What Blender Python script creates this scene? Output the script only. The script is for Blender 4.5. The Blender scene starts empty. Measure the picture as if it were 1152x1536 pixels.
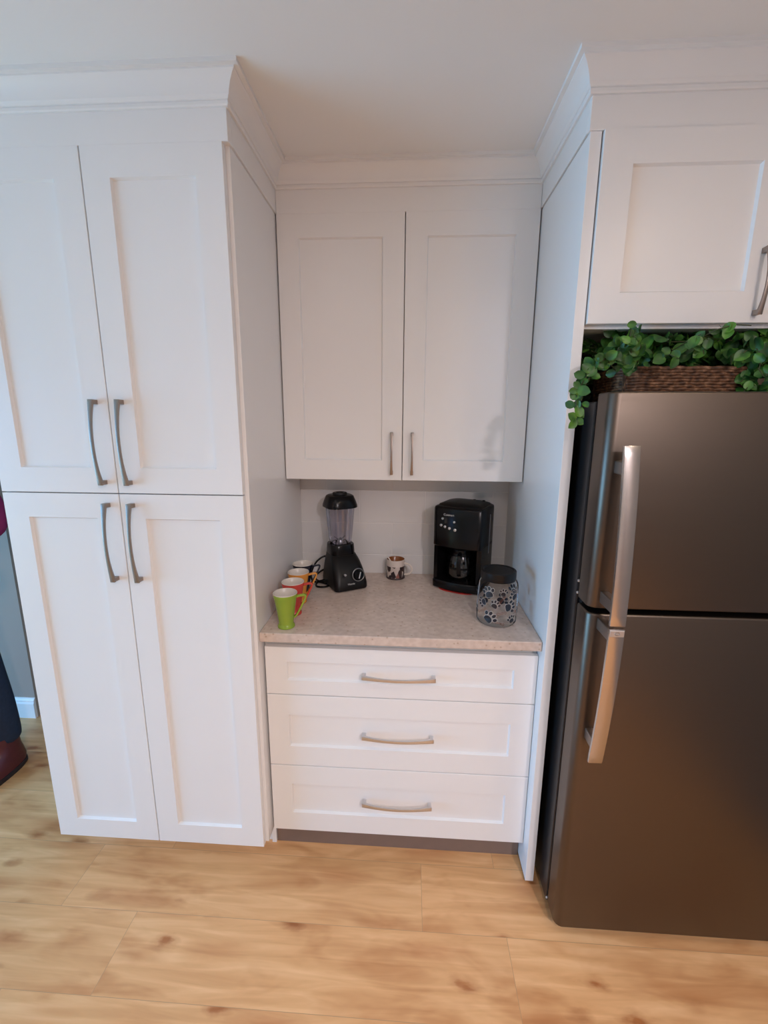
import bpy, bmesh, math, random
from mathutils import Vector, Matrix
PI = math.pi
C = bpy.context.scene.collection

# ------------------------------------------------------------------ materials
def new_mat(name):
    m = bpy.data.materials.new(name); m.use_nodes = True
    nt = m.node_tree; b = nt.nodes['Principled BSDF']
    return m, nt, b
def mat(name, col, rough=.5, metal=0, spec=.5, noise=0, nscale=40, bump=0, bscale=200, trans=0, coat=0, stretch=None, ior=1.45, aniso=0):
    m, nt, b = new_mat(name)
    b.inputs['Base Color'].default_value = (*col, 1)
    b.inputs['Roughness'].default_value = rough
    b.inputs['Metallic'].default_value = metal
    b.inputs['Specular IOR Level'].default_value = spec
    b.inputs['Transmission Weight'].default_value = trans
    b.inputs['IOR'].default_value = ior
    b.inputs['Coat Weight'].default_value = coat
    b.inputs['Anisotropic'].default_value = aniso
    tc = nt.nodes.new('ShaderNodeTexCoord'); mp = nt.nodes.new('ShaderNodeMapping')
    nt.links.new(tc.outputs['Object'], mp.inputs[0])
    if stretch: mp.inputs['Scale'].default_value = stretch
    if noise:
        n = nt.nodes.new('ShaderNodeTexNoise'); n.inputs['Scale'].default_value = nscale; n.inputs['Detail'].default_value = 4
        nt.links.new(mp.outputs[0], n.inputs['Vector'])
        mx = nt.nodes.new('ShaderNodeMix'); mx.data_type = 'RGBA'
        mx.inputs[6].default_value = (*[c*(1-noise) for c in col], 1)
        mx.inputs[7].default_value = (*[min(1, c*(1+noise)) for c in col], 1)
        nt.links.new(n.outputs[0], mx.inputs[0]); nt.links.new(mx.outputs[2], b.inputs['Base Color'])
    if bump:
        n = nt.nodes.new('ShaderNodeTexNoise'); n.inputs['Scale'].default_value = bscale; n.inputs['Detail'].default_value = 3
        nt.links.new(mp.outputs[0], n.inputs['Vector'])
        bp = nt.nodes.new('ShaderNodeBump'); bp.inputs['Strength'].default_value = bump; bp.inputs['Distance'].default_value = .002
        nt.links.new(n.outputs[0], bp.inputs['Height']); nt.links.new(bp.outputs[0], b.inputs['Normal'])
    return m

def ramp(nt, stops):
    r = nt.nodes.new('ShaderNodeValToRGB'); e = r.color_ramp.elements
    while len(e) < len(stops): e.new(.5)
    for k, (p, c) in enumerate(stops):
        e[k].position = p; e[k].color = (*c, 1)
    return r
def mapping(nt, scale=(1,1,1), loc=(0,0,0), rot=(0,0,0)):
    tc = nt.nodes.new('ShaderNodeTexCoord'); mp = nt.nodes.new('ShaderNodeMapping')
    mp.inputs['Scale'].default_value = scale; mp.inputs['Location'].default_value = loc; mp.inputs['Rotation'].default_value = rot
    nt.links.new(tc.outputs['Object'], mp.inputs[0]); return mp
def mixc(nt, mode, fac, a, b):
    mx = nt.nodes.new('ShaderNodeMix'); mx.data_type = 'RGBA'; mx.blend_type = mode
    for s, v in ((0, fac), (6, a), (7, b)):
        if hasattr(v, 'links') or isinstance(v, bpy.types.NodeSocket): nt.links.new(v, mx.inputs[s])
        elif s == 0: mx.inputs[0].default_value = v
        else: mx.inputs[s].default_value = (*v, 1)
    return mx.outputs[2]

PAINT = mat('cabinet_paint', (.86,.85,.835), .34, bump=.04, bscale=350, noise=.01, nscale=6)
CEIL = mat('ceiling_paint', (.87,.86,.84), .85, bump=.08, bscale=120, noise=.012, nscale=3)
BEIGE = mat('beige_wall_paint', (.62,.57,.52), .8, noise=.02, nscale=4)
TAUPE = mat('dark_taupe_wall_paint', (.28,.24,.21), .7, noise=.03, nscale=4)
WALL = mat('wall_paint_grey', (.38,.31,.26), .8, bump=.06, bscale=140, noise=.02, nscale=4)
TRIM = mat('trim_paint', (.86,.85,.835), .4, noise=.01, nscale=5)
NICKEL = mat('brushed_nickel', (.34,.285,.25), .42, metal=1, noise=.06, nscale=60, stretch=(1,1,12))
NICKEL_B = mat('bright_nickel', (.66,.66,.67), .36, metal=1, noise=.05, nscale=60, stretch=(12,1,1))
DARKGAP = mat('toe_kick_board', (.22,.155,.125), .5, noise=.08, nscale=20)
INNER = mat('cabinet_interior', (.6,.57,.52), .6, noise=.03, nscale=12)
FR_SIDE = mat('fridge_side_black', (.012,.011,.012), .28, noise=.1, nscale=300, bump=.15, bscale=700)
GASKET = mat('gasket_black', (.004,.004,.004), .7, noise=.1, nscale=50)
BLACK = mat('black_plastic', (.004,.0035,.004), .22, spec=.32, noise=.1, nscale=60)
BLACK_M = mat('black_matte_plastic', (.005,.0045,.005), .38, spec=.35, noise=.1, nscale=80, bump=.1, bscale=600)
SILVER = mat('silver_plastic', (.62,.62,.62), .25, metal=.7, noise=.04, nscale=90)
LETTER = mat('pale_lettering', (.6,.6,.6), .4, noise=.02, nscale=50)
GREYL = mat('grey_lettering', (.17,.17,.17), .4, noise=.02, nscale=50)
RED_MAT = mat('red_silicone', (.45,.02,.015), .5, noise=.08, nscale=50)
CERAM_IN = mat('cream_glaze', (.66,.60,.53), .25, noise=.02, nscale=30)
JEAN = mat('navy_denim', (.012,.018,.035), .85, noise=.35, nscale=90, bump=.4, bscale=500)
FUCH = mat('fuchsia_knit', (.25,.010,.065), .8, noise=.15, nscale=60, bump=.4, bscale=400)
SHIRT = mat('pale_blue_cotton', (.60,.80,.95), .8, noise=.06, nscale=40, bump=.2, bscale=400)
BOOT = mat('burgundy_leather', (.09,.014,.016), .35, noise=.25, nscale=30, bump=.2, bscale=150)
SOLE = mat('boot_sole', (.02,.012,.012), .7, noise=.2, nscale=60)
SKIN = mat('skin', (.55,.33,.24), .5, noise=.06, nscale=30)
HAIR = mat('brown_hair', (.06,.03,.015), .5, noise=.3, nscale=80)
COFFEE_IN = mat('brown_glaze', (.26,.085,.022), .22, noise=.12, nscale=40)
SPOONM = mat('white_plastic', (.75,.66,.58), .35, noise=.03, nscale=60)

def glass(name, tint=(.95,.96,.97), rough=.02, alpha=.16):
    # thin-walled clear plastic / glass: mostly transparent with a Fresnel reflection
    m = bpy.data.materials.new(name); m.use_nodes = True; nt = m.node_tree; nt.nodes.clear()
    out = nt.nodes.new('ShaderNodeOutputMaterial'); tr = nt.nodes.new('ShaderNodeBsdfTransparent'); gl = nt.nodes.new('ShaderNodeBsdfGlossy')
    fr = nt.nodes.new('ShaderNodeLayerWeight'); fr.inputs['Blend'].default_value = alpha
    mp = mapping(nt); n = nt.nodes.new('ShaderNodeTexNoise'); n.inputs['Scale'].default_value = 14
    nt.links.new(mp.outputs[0], n.inputs['Vector'])
    bp = nt.nodes.new('ShaderNodeBump'); bp.inputs['Strength'].default_value = .15; bp.inputs['Distance'].default_value = .004
    nt.links.new(n.outputs[0], bp.inputs['Height']); nt.links.new(bp.outputs[0], gl.inputs['Normal'])
    tr.inputs[0].default_value = (*tint, 1); gl.inputs['Roughness'].default_value = rough; gl.inputs[0].default_value = (.95,.95,.95,1)
    mx = nt.nodes.new('ShaderNodeMixShader')
    nt.links.new(fr.outputs['Fresnel'], mx.inputs[0]); nt.links.new(tr.outputs[0], mx.inputs[1]); nt.links.new(gl.outputs[0], mx.inputs[2])
    nt.links.new(mx.outputs[0], out.inputs[0]); return m
GLASS = glass('clear_glass', (.995,.995,.995), .03, .07)
TRITAN = glass('clear_jug_plastic', (.90,.89,.92), .10, .32)
CARAFE = glass('smoky_carafe_glass', (.62,.60,.60), .05, .42)

# fridge: dark brushed stainless
def brushed(name, col, rough, vertical=True, b1=.10):
    m, nt, b = new_mat(name)
    b.inputs['Metallic'].default_value = 1
    mp = mapping(nt, (1,1,260) if not vertical else (260,260,1))
    n = nt.nodes.new('ShaderNodeTexNoise'); n.inputs['Scale'].default_value = 3; n.inputs['Detail'].default_value = 5
    nt.links.new(mp.outputs[0], n.inputs['Vector'])
    mr = nt.nodes.new('ShaderNodeMapRange'); mr.inputs[3].default_value = rough-.05; mr.inputs[4].default_value = rough+.06
    nt.links.new(n.outputs[0], mr.inputs[0]); nt.links.new(mr.outputs[0], b.inputs['Roughness'])
    c = mixc(nt, 'MIX', n.outputs[0], tuple(x*(1-b1) for x in col), tuple(x*(1+b1) for x in col))
    nt.links.new(c, b.inputs['Base Color'])
    return m
FR_DOOR = brushed('dark_brushed_steel', (.137,.110,.090), .38, False, .04)
STEEL = brushed('polished_handle_steel', (.50,.46,.43), .24, False, .04)

def floor_mat():
    m, nt, b = new_mat('light_maple_planks')
    mp = mapping(nt, (1,1,1), (1.06,.167+.221*20,0))
    br = nt.nodes.new('ShaderNodeTexBrick'); br.offset = .22; br.offset_frequency = 2
    br.inputs['Scale'].default_value = 1; br.inputs['Brick Width'].default_value = 1.21; br.inputs['Row Height'].default_value = .221
    br.inputs['Mortar Size'].default_value = .0007; br.inputs['Mortar Smooth'].default_value = .3; br.inputs['Bias'].default_value = 0
    br.inputs['Color1'].default_value = (0,0,0,1); br.inputs['Color2'].default_value = (1,1,1,1); br.inputs['Mortar'].default_value = (.5,.5,.5,1)
    nt.links.new(mp.outputs[0], br.inputs['Vector'])
    # offset the grain per plank
    off = nt.nodes.new('ShaderNodeVectorMath'); off.operation = 'SCALE'; off.inputs['Scale'].default_value = 7.3
    nt.links.new(br.outputs['Color'], off.inputs[0])
    mp2 = mapping(nt)
    add = nt.nodes.new('ShaderNodeVectorMath'); add.operation = 'ADD'
    nt.links.new(mp2.outputs[0], add.inputs[0]); nt.links.new(off.outputs[0], add.inputs[1])
    def sc(v):
        s = nt.nodes.new('ShaderNodeVectorMath'); s.operation = 'MULTIPLY'; s.inputs[1].default_value = v
        nt.links.new(add.outputs[0], s.inputs[0]); return s.outputs[0]
    g = nt.nodes.new('ShaderNodeTexNoise'); g.inputs['Scale'].default_value = 1; g.inputs['Detail'].default_value = 6; g.inputs['Distortion'].default_value = .8
    nt.links.new(sc((3.2,34,1)), g.inputs['Vector'])
    base = ramp(nt, [(.28,(.68,.355,.150)), (.5,(.78,.435,.195)), (.72,(.88,.53,.26))])
    nt.links.new(g.outputs[0], base.inputs[0])
    # broad blotches (brown figure)
    bl = nt.nodes.new('ShaderNodeTexNoise'); bl.inputs['Scale'].default_value = 1; bl.inputs['Detail'].default_value = 3; bl.inputs['Distortion'].default_value = .5
    nt.links.new(sc((3.4,10,1)), bl.inputs['Vector'])
    br1 = ramp(nt, [(.50,(0,0,0)), (.72,(.75,.75,.75))]); nt.links.new(bl.outputs[0], br1.inputs[0])
    c1 = mixc(nt, 'MULTIPLY', br1.outputs[0], base.outputs[0], (.66,.50,.38))
    # knots
    vo = nt.nodes.new('ShaderNodeTexVoronoi'); vo.inputs['Scale'].default_value = 1; vo.inputs['Randomness'].default_value = 1
    nt.links.new(sc((3.3,7.0,1)), vo.inputs['Vector'])
    wob = nt.nodes.new('ShaderNodeTexNoise'); wob.inputs['Scale'].default_value = 1; wob.inputs['Detail'].default_value = 3; nt.links.new(sc((18,40,1)), wob.inputs['Vector'])
    ad = nt.nodes.new('ShaderNodeMath'); ad.operation = 'MULTIPLY_ADD'; ad.inputs[1].default_value = .16; nt.links.new(wob.outputs[0], ad.inputs[0]); nt.links.new(vo.outputs['Distance'], ad.inputs[2])
    kr = ramp(nt, [(.11,(.8,.8,.8)), (.24,(0,0,0))]); nt.links.new(ad.outputs[0], kr.inputs[0])
    c2 = mixc(nt, 'MULTIPLY', kr.outputs[0], c1, (.46,.27,.16))
    # second softer knots
    vo2 = nt.nodes.new('ShaderNodeTexVoronoi'); vo2.inputs['Scale'].default_value = 1
    nt.links.new(sc((2.3,9.0,1)), vo2.inputs['Vector'])
    kr2 = ramp(nt, [(.0,(.8,.8,.8)), (.36,(0,0,0))]); nt.links.new(vo2.outputs['Distance'], kr2.inputs[0])
    c3 = mixc(nt, 'MULTIPLY', kr2.outputs[0], c2, (.70,.50,.39))
    # small dark knots, only in some cells
    vo3 = nt.nodes.new('ShaderNodeTexVoronoi'); vo3.inputs['Scale'].default_value = 1
    wn = nt.nodes.new('ShaderNodeTexNoise'); wn.inputs['Scale'].default_value = 1; wn.inputs['Detail'].default_value = 4; nt.links.new(sc((9,22,1)), wn.inputs['Vector'])
    ws_ = nt.nodes.new('ShaderNodeVectorMath'); ws_.operation = 'MULTIPLY_ADD'; ws_.inputs[1].default_value = (.75,.75,0); nt.links.new(wn.outputs['Color'], ws_.inputs[0]); nt.links.new(sc((5.2,11.5,1)), ws_.inputs[2])
    nt.links.new(ws_.outputs[0], vo3.inputs['Vector'])
    kr3 = ramp(nt, [(.06,(1,1,1)), (.15,(.35,.35,.35)), (.30,(0,0,0))]); nt.links.new(vo3.outputs['Distance'], kr3.inputs[0])
    se3 = nt.nodes.new('ShaderNodeSeparateColor'); nt.links.new(vo3.outputs['Color'], se3.inputs[0])
    gt3 = nt.nodes.new('ShaderNodeMath'); gt3.operation = 'GREATER_THAN'; gt3.inputs[1].default_value = .48; nt.links.new(se3.outputs[0], gt3.inputs[0])
    mu3 = nt.nodes.new('ShaderNodeMath'); mu3.operation = 'MULTIPLY'; nt.links.new(gt3.outputs[0], mu3.inputs[0]); nt.links.new(kr3.outputs[0], mu3.inputs[1])
    c3 = mixc(nt, 'MULTIPLY', mu3.outputs[0], c3, (.55,.36,.25))
    # plank to plank tint
    tint = ramp(nt, [(0,(.93,.92,.90)), (1,(1.0,1.0,1.0))]); nt.links.new(br.outputs['Color'], tint.inputs[0])
    c4 = mixc(nt, 'MULTIPLY', 1, c3, tint.outputs[0])
    c5 = mixc(nt, 'MIX', br.outputs['Fac'], c4, (.44,.27,.14))
    nt.links.new(c5, b.inputs['Base Color'])
    b.inputs['Roughness'].default_value = .42
    bp = nt.nodes.new('ShaderNodeBump'); bp.inputs['Strength'].default_value = .08; bp.inputs['Distance'].default_value = .002
    nt.links.new(g.outputs[0], bp.inputs['Height']); nt.links.new(bp.outputs[0], b.inputs['Normal'])
    return m
def quartz_mat():
    m, nt, b = new_mat('speckled_quartz')
    mp = mapping(nt)
    n1 = nt.nodes.new('ShaderNodeTexNoise'); n1.inputs['Scale'].default_value = 55; n1.inputs['Detail'].default_value = 6; nt.links.new(mp.outputs[0], n1.inputs['Vector'])
    r1 = ramp(nt, [(.34,(.60,.48,.405)), (.52,(.655,.53,.45)), (.66,(.70,.575,.495))]); nt.links.new(n1.outputs[0], r1.inputs[0])
    v = nt.nodes.new('ShaderNodeTexVoronoi'); v.inputs['Scale'].default_value = 42; nt.links.new(mp.outputs[0], v.inputs['Vector'])
    r2 = ramp(nt, [(.10,(.7,.7,.7)), (.19,(0,0,0))]); nt.links.new(v.outputs['Distance'], r2.inputs[0])
    c = mixc(nt, 'MULTIPLY', r2.outputs[0], r1.outputs[0], (.66,.58,.50))
    n2 = nt.nodes.new('ShaderNodeTexNoise'); n2.inputs['Scale'].default_value = 11; n2.inputs['Detail'].default_value = 2; nt.links.new(mp.outputs[0], n2.inputs['Vector'])
    r3 = ramp(nt, [(.35,(.93,.93,.93)), (.65,(1,1,1))]); nt.links.new(n2.outputs[0], r3.inputs[0])
    c = mixc(nt, 'MULTIPLY', 1, c, r3.outputs[0])
    nt.links.new(c, b.inputs['Base Color']); b.inputs['Roughness'].default_value = .22
    return m
def tile_mat():
    m, nt, b = new_mat('white_wall_tile')
    tc = nt.nodes.new('ShaderNodeTexCoord'); sx = nt.nodes.new('ShaderNodeSeparateXYZ'); cx = nt.nodes.new('ShaderNodeCombineXYZ')
    nt.links.new(tc.outputs['Object'], sx.inputs[0])
    ax = nt.nodes.new('ShaderNodeMath'); ax.inputs[1].default_value = .37+2.94; nt.links.new(sx.outputs[0], ax.inputs[0])
    az = nt.nodes.new('ShaderNodeMath'); az.inputs[1].default_value = -1.002+.148*12; nt.links.new(sx.outputs[2], az.inputs[0])
    nt.links.new(ax.outputs[0], cx.inputs[0]); nt.links.new(az.outputs[0], cx.inputs[1])
    br = nt.nodes.new('ShaderNodeTexBrick'); br.offset = .5
    br.inputs['Scale'].default_value = 1; br.inputs['Brick Width'].default_value = .294; br.inputs['Row Height'].default_value = .148
    br.inputs['Mortar Size'].default_value = .0022; br.inputs['Mortar Smooth'].default_value = .6
    br.inputs['Color1'].default_value = (.72,.70,.68,1); br.inputs['Color2'].default_value = (.74,.72,.70,1); br.inputs['Mortar'].default_value = (.83,.80,.77,1)
    nt.links.new(cx.outputs[0], br.inputs['Vector']); nt.links.new(br.outputs['Color'], b.inputs['Base Color'])
    b.inputs['Roughness'].default_value = .18
    bp = nt.nodes.new('ShaderNodeBump'); bp.inputs['Strength'].default_value = .5; bp.inputs['Distance'].default_value = -.002
    nt.links.new(br.outputs['Fac'], bp.inputs['Height']); nt.links.new(bp.outputs[0], b.inputs['Normal'])
    return m
def leaf_mat():
    m, nt, b = new_mat('artificial_leaf_green')
    mp = mapping(nt); n = nt.nodes.new('ShaderNodeTexNoise'); n.inputs['Scale'].default_value = 24; nt.links.new(mp.outputs[0], n.inputs['Vector'])
    r = ramp(nt, [(.35,(.014,.062,.012)), (.52,(.035,.125,.018)), (.68,(.10,.26,.030))]); nt.links.new(n.outputs[0], r.inputs[0])
    nt.links.new(r.outputs[0], b.inputs['Base Color']); b.inputs['Roughness'].default_value = .45
    b.inputs['Subsurface Weight'].default_value = 0
    return m
def wicker_mat():
    m, nt, b = new_mat('brown_wicker')
    mp = mapping(nt, (1,1,1)); n = nt.nodes.new('ShaderNodeTexNoise'); n.inputs['Scale'].default_value = 70; n.inputs['Detail'].default_value = 4; nt.links.new(mp.outputs[0], n.inputs['Vector'])
    r = ramp(nt, [(.35,(.06,.025,.012)), (.55,(.17,.075,.035)), (.72,(.36,.19,.10))]); nt.links.new(n.outputs[0], r.inputs[0])
    nt.links.new(r.outputs[0], b.inputs['Base Color']); b.inputs['Roughness'].default_value = .6
    return m
def glaze(name, col, dark):
    m, nt, b = new_mat(name)
    mp = mapping(nt); n = nt.nodes.new('ShaderNodeTexNoise'); n.inputs['Scale'].default_value = 12; nt.links.new(mp.outputs[0], n.inputs['Vector'])
    c = mixc(nt, 'MIX', n.outputs[0], dark, col); nt.links.new(c, b.inputs['Base Color']); b.inputs['Roughness'].default_value = .2
    return m
def printed_mug_mat():
    m, nt, b = new_mat('printed_mug_glaze')
    mp = mapping(nt)
    v = nt.nodes.new('ShaderNodeTexVoronoi'); v.inputs['Scale'].default_value = 62; v.inputs['Randomness'].default_value = .9
    mp.inputs['Scale'].default_value = (1,1,.55)
    nt.links.new(mp.outputs[0], v.inputs['Vector'])
    r = ramp(nt, [(.0,(.03,.02,.025)), (.28,(.62,.50,.44)), (.45,(.66,.56,.50)), (.62,(.30,.12,.10)), (.72,(.60,.50,.45)), (.85,(.05,.03,.03))])
    r.color_ramp.interpolation = 'CONSTANT'
    sep = nt.nodes.new('ShaderNodeSeparateColor'); nt.links.new(v.outputs['Color'], sep.inputs[0]); nt.links.new(sep.outputs[0], r.inputs[0])
    # plain band at the rim
    tc = nt.nodes.new('ShaderNodeTexCoord'); s = nt.nodes.new('ShaderNodeSeparateXYZ'); nt.links.new(tc.outputs['Object'], s.inputs[0])
    g = nt.nodes.new('ShaderNodeMath'); g.operation = 'GREATER_THAN'; g.inputs[1].default_value = .058; nt.links.new(s.outputs[2], g.inputs[0])
    c = mixc(nt, 'MIX', g.outputs[0], r.outputs[0], (.68,.58,.52))
    nt.links.new(c, b.inputs['Base Color']); b.inputs['Roughness'].default_value = .25
    return m
FLOOR, QUARTZ, TILE, LEAF, WICKER = floor_mat(), quartz_mat(), tile_mat(), leaf_mat(), wicker_mat()
STEM = mat('stem_brown_green', (.05,.06,.02), .6, noise=.2, nscale=50)

# ------------------------------------------------------------------ geometry helpers
def bm_box(bm, x0, x1, y0, y1, z0, z1, mi=0):
    v = [bm.verts.new(p) for p in ((x0,y0,z0),(x1,y0,z0),(x1,y1,z0),(x0,y1,z0),(x0,y0,z1),(x1,y0,z1),(x1,y1,z1),(x0,y1,z1))]
    for f in ((3,2,1,0),(4,5,6,7),(0,1,5,4),(1,2,6,5),(2,3,7,6),(3,0,4,7)):
        bm.faces.new([v[i] for i in f]).material_index = mi
def bevel(bm, w, seg=2, ang=30):
    es = [e for e in bm.edges if len(e.link_faces) == 2 and e.calc_face_angle(0) > math.radians(ang)]
    bmesh.ops.bevel(bm, geom=es, offset=w, segments=seg, affect='EDGES', profile=.5, clamp_overlap=True)
def bm_rings(bm, rings, cap0=True, cap1=True, closed=True, mi=0):
    vs = [[bm.verts.new(p) for p in r] for r in rings]
    n = len(rings[0])
    for a, b in zip(vs, vs[1:]):
        for i in range(n if closed else n-1):
            j = (i+1) % n
            try: bm.faces.new((a[i], a[j], b[j], b[i])).material_index = mi
            except ValueError: pass
    if cap0: bm.faces.new(list(reversed(vs[0]))).material_index = mi
    if cap1: bm.faces.new(vs[-1]).material_index = mi
    return vs
def bm_lathe(bm, prof, n=40, cx=0, cy=0, cap0=False, cap1=False, mi=0):
    rings = [[(cx+r*math.cos(2*PI*i/n), cy+r*math.sin(2*PI*i/n), z) for i in range(n)] for r, z in prof]
    bm_rings(bm, rings, cap0, cap1, mi=mi)
def frames(pts):
    pts = [Vector(p) for p in pts]; T = []
    for i in range(len(pts)):
        a = pts[max(0,i-1)]; b = pts[min(len(pts)-1,i+1)]; T.append((b-a).normalized())
    return pts, T
def bm_tube(bm, pts, r, n=10, up=(0,0,1), cap=True, mi=0):
    pts, T = frames(pts); rad = r if isinstance(r, (list,tuple)) else [r]*len(pts)
    N = Vector(up); rings = []
    if abs(N.dot(T[0])) > .95: N = Vector((1,0,0))
    for p, t, rr in zip(pts, T, rad):
        N = (N - t*N.dot(t)).normalized(); B = t.cross(N)
        rings.append([p + (N*math.cos(2*PI*i/n) + B*math.sin(2*PI*i/n))*rr for i in range(n)])
    bm_rings(bm, rings, cap, cap, mi=mi)
def bm_strap(bm, pts, side, ws, ts, mi=0):
    # rectangular section swept: `side` fixed width axis, thickness across it
    pts, T = frames(pts); S = Vector(side); rings = []
    for k, (p, t) in enumerate(zip(pts, T)):
        w = ws[k] if isinstance(ws, (list,tuple)) else ws; th = ts[k] if isinstance(ts, (list,tuple)) else ts
        N = t.cross(S).normalized()
        rings.append([p+S*(w/2)+N*(th/2), p+S*(w/2)-N*(th/2), p-S*(w/2)-N*(th/2), p-S*(w/2)+N*(th/2)])
    bm_rings(bm, rings, True, True, mi=mi)
def rrect(w, d, r, z=0, n=6, cx=0, cy=0):
    out = []
    for sx, sy, a0 in ((1,1,0),(-1,1,90),(-1,-1,180),(1,-1,270)):
        for k in range(n+1):
            a = math.radians(a0+90*k/n); out.append((cx+sx*(w/2-r)+r*math.cos(a), cy+sy*(d/2-r)+r*math.sin(a), z))
    return out
def obj(name, bm, m, parent=None, smooth=None, bev=None, loc=None, rot=None):
    bmesh.ops.recalc_face_normals(bm, faces=bm.faces)
    if bev: bevel(bm, bev)
    me = bpy.data.meshes.new(name); bm.to_mesh(me); bm.free()
    for x in (m if isinstance(m, (list,tuple)) else [m]): me.materials.append(x)
    if smooth is not None:
        me.polygons.foreach_set('use_smooth', [True]*len(me.polygons))
        try: me.set_sharp_from_angle(angle=math.radians(smooth))
        except Exception: pass
    o = bpy.data.objects.new(name, me); C.objects.link(o)
    if parent: o.parent = parent
    if loc: o.location = loc
    if rot: o.rotation_euler = rot
    return o
def tag(o, label=None, cat=None, group=None, kind=None):
    if label: o['label'] = label
    if cat: o['category'] = cat
    if group: o['group'] = group
    if kind: o['kind'] = kind
    return o
def thing(name, label, cat, loc=(0,0,0), rz=0, group=None):
    o = bpy.data.objects.new(name, None); C.objects.link(o); o.empty_display_size = .05
    o.location = loc; o.rotation_euler = (0,0,rz)
    return tag(o, label, cat, group)
def struct(name, boxes, m, bev=None):
    bm = bmesh.new()
    for b in boxes: bm_box(bm, *b)
    return tag(obj(name, bm, m, bev=bev), kind='structure')
def box(name, m, parent, b, bev=.0012):
    bm = bmesh.new(); bm_box(bm, *b); return obj(name, bm, m, parent, bev=bev)
def text_mesh(name, body, size, m, parent, loc, rot, depth=.0003):
    cu = bpy.data.curves.new('lettering', 'FONT'); cu.body = body; cu.size = size; cu.extrude = depth; cu.align_x = 'CENTER'; cu.align_y = 'CENTER'
    t = bpy.data.objects.new('tmp_text', cu); C.objects.link(t)
    bpy.context.view_layer.update()
    me = bpy.data.meshes.new_from_object(t.evaluated_get(bpy.context.evaluated_depsgraph_get()))
    bpy.data.objects.remove(t); me.materials.clear(); me.materials.append(m)
    o = bpy.data.objects.new(name, me); C.objects.link(o); o.parent = parent; o.location = loc; o.rotation_euler = rot
    return o

# ------------------------------------------------------------------ measured layout (metres)
ZC = 2.457      # ceiling
ZT = 2.307      # door tops
YU = .415       # upper cabinet door face
XA1, XA2 = .539, 1.460
YW = .652
# ------------------------------------------------------------------ the room
struct('floor', [(-3.1,3.0,-4.6,1.9,-.05,0)], FLOOR)
struct('ceiling', [(-3.1,3.0,-4.6,1.9,ZC,ZC+.05)], CEIL)
struct('wall_back', [(-.235,3.0,YW,.80,0,ZC)], TILE)
struct('wall_right', [(2.46,3.0,-4.6,YW,0,ZC)], TAUPE)
struct('wall_back_left', [(-3.1,-.985,.745,.86,0,ZC)], WALL)
struct('wall_hall', [(-3.1,-.235,1.8,1.9,0,ZC),(-.235,-.10,.80,1.9,0,ZC)], WALL)
# wall behind the camera with a wide window added for front fill light, and the left wall with a tall patio window
struct('wall_front', [(-3.1,3.0,-4.6,-4.5,0,.95),(-3.1,3.0,-4.6,-4.5,2.1,ZC),(-3.1,.1,-4.6,-4.5,.95,2.1),(1.9,3.0,-4.6,-4.5,.95,2.1)], BEIGE)
struct('wall_left', [(-3.1,-3.0,-4.6,-2.4,0,ZC),(-3.1,-3.0,.1,1.9,0,ZC),(-3.1,-3.0,-2.4,.1,0,.12),(-3.1,-3.0,-2.4,.1,2.1,ZC)], CEIL)
def window(name, b, axis):
    x0,x1,y0,y1,z0,z1 = b; t = .05
    bs = [(x0,x1,y0,y1,z0,z0+t),(x0,x1,y0,y1,z1-t,z1)]
    if axis == 'x':
        n = 3
        for k in range(n+1):
            q = y0+(y1-y0-t)*k/n; bs.append((x0,x1,q,q+t,z0+t,z1-t))
    else:
        n = 2
        for k in range(n+1):
            q = x0+(x1-x0-t)*k/n; bs.append((q,q+t,y0,y1,z0+t,z1-t))
    w = struct(name, bs, TRIM)
    bm = bmesh.new()
    if axis == 'x': bm_box(bm, (x0+x1)/2-.003,(x0+x1)/2+.003,y0+t,y1-t,z0+t,z1-t)
    else: bm_box(bm, x0+t,x1-t,(y0+y1)/2-.003,(y0+y1)/2+.003,z0+t,z1-t)
    obj('window_pane', bm, GLASS, w)
window('window_1', (-3.08,-3.02,-2.4,.1,.12,2.1), 'x')
window('window_fill', (.1,1.9,-4.58,-4.52,.95,2.1), 'y')  # unseen window, added to go with the front fill light

def baseboard(name, x0, x1, y, ret=0):
    bm = bmesh.new()
    prof = [(0,0),(-.016,0),(-.016,.085),(-.012,.095),(-.012,.103),(-.006,.112),(0,.115)]
    rings = [[(x, y+p[0], p[1]) for p in prof] for x in (x0, x1)]
    bm_rings(bm, rings)
    return tag(obj(name, bm, TRIM), kind='structure')
baseboard('baseboard_left', -3.0, -.985, .745)

# crown moulding: one mitred run along pantry, alcove and fridge cabinets (ceiling trim)
CR = [(0,0),(.006,0),(.008,.003),(.008,.0105),(.0065,.012),(.010,.0135),(.0125,.020),(.014,.0215),(.016,.030),(.022,.043),(.031,.054),(.039,.060),(.039,.064),(.050,.0655),(.050,.0755)]
path = [(-.262,-.0003,'L'),(.544,-.0003,'C'),(.544,YU,'I'),(1.4555,YU,'I'),(1.4555,.0035,'C'),(2.455,.004,'E')]
def crown():
    bm = bmesh.new(); rings = []
    # normals of each run, pointing to the room
    nrm = [(0,-1),(1,0),(0,-1),(-1,0),(0,-1)]
    for k, (x, y, _) in enumerate(path):
        a = nrm[max(0,k-1)]; b = nrm[min(len(nrm)-1,k)]
        if a == b: d = a
        else: d = (a[0]+b[0], a[1]+b[1])
        ring = [(x+d[0]*o, y+d[1]*o, ZC-.0755+h) for o, h in CR]
        d0 = (-d[0]*.002, -d[1]*.002)
        ring += [(x+d0[0], y+d0[1], ZC), (x+d0[0], y+d0[1], ZC-.0755)]
        rings.append(ring)
    bm_rings(bm, rings)
    return tag(obj('trim_1', bm, TRIM, smooth=28), kind='structure')
crown()

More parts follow.
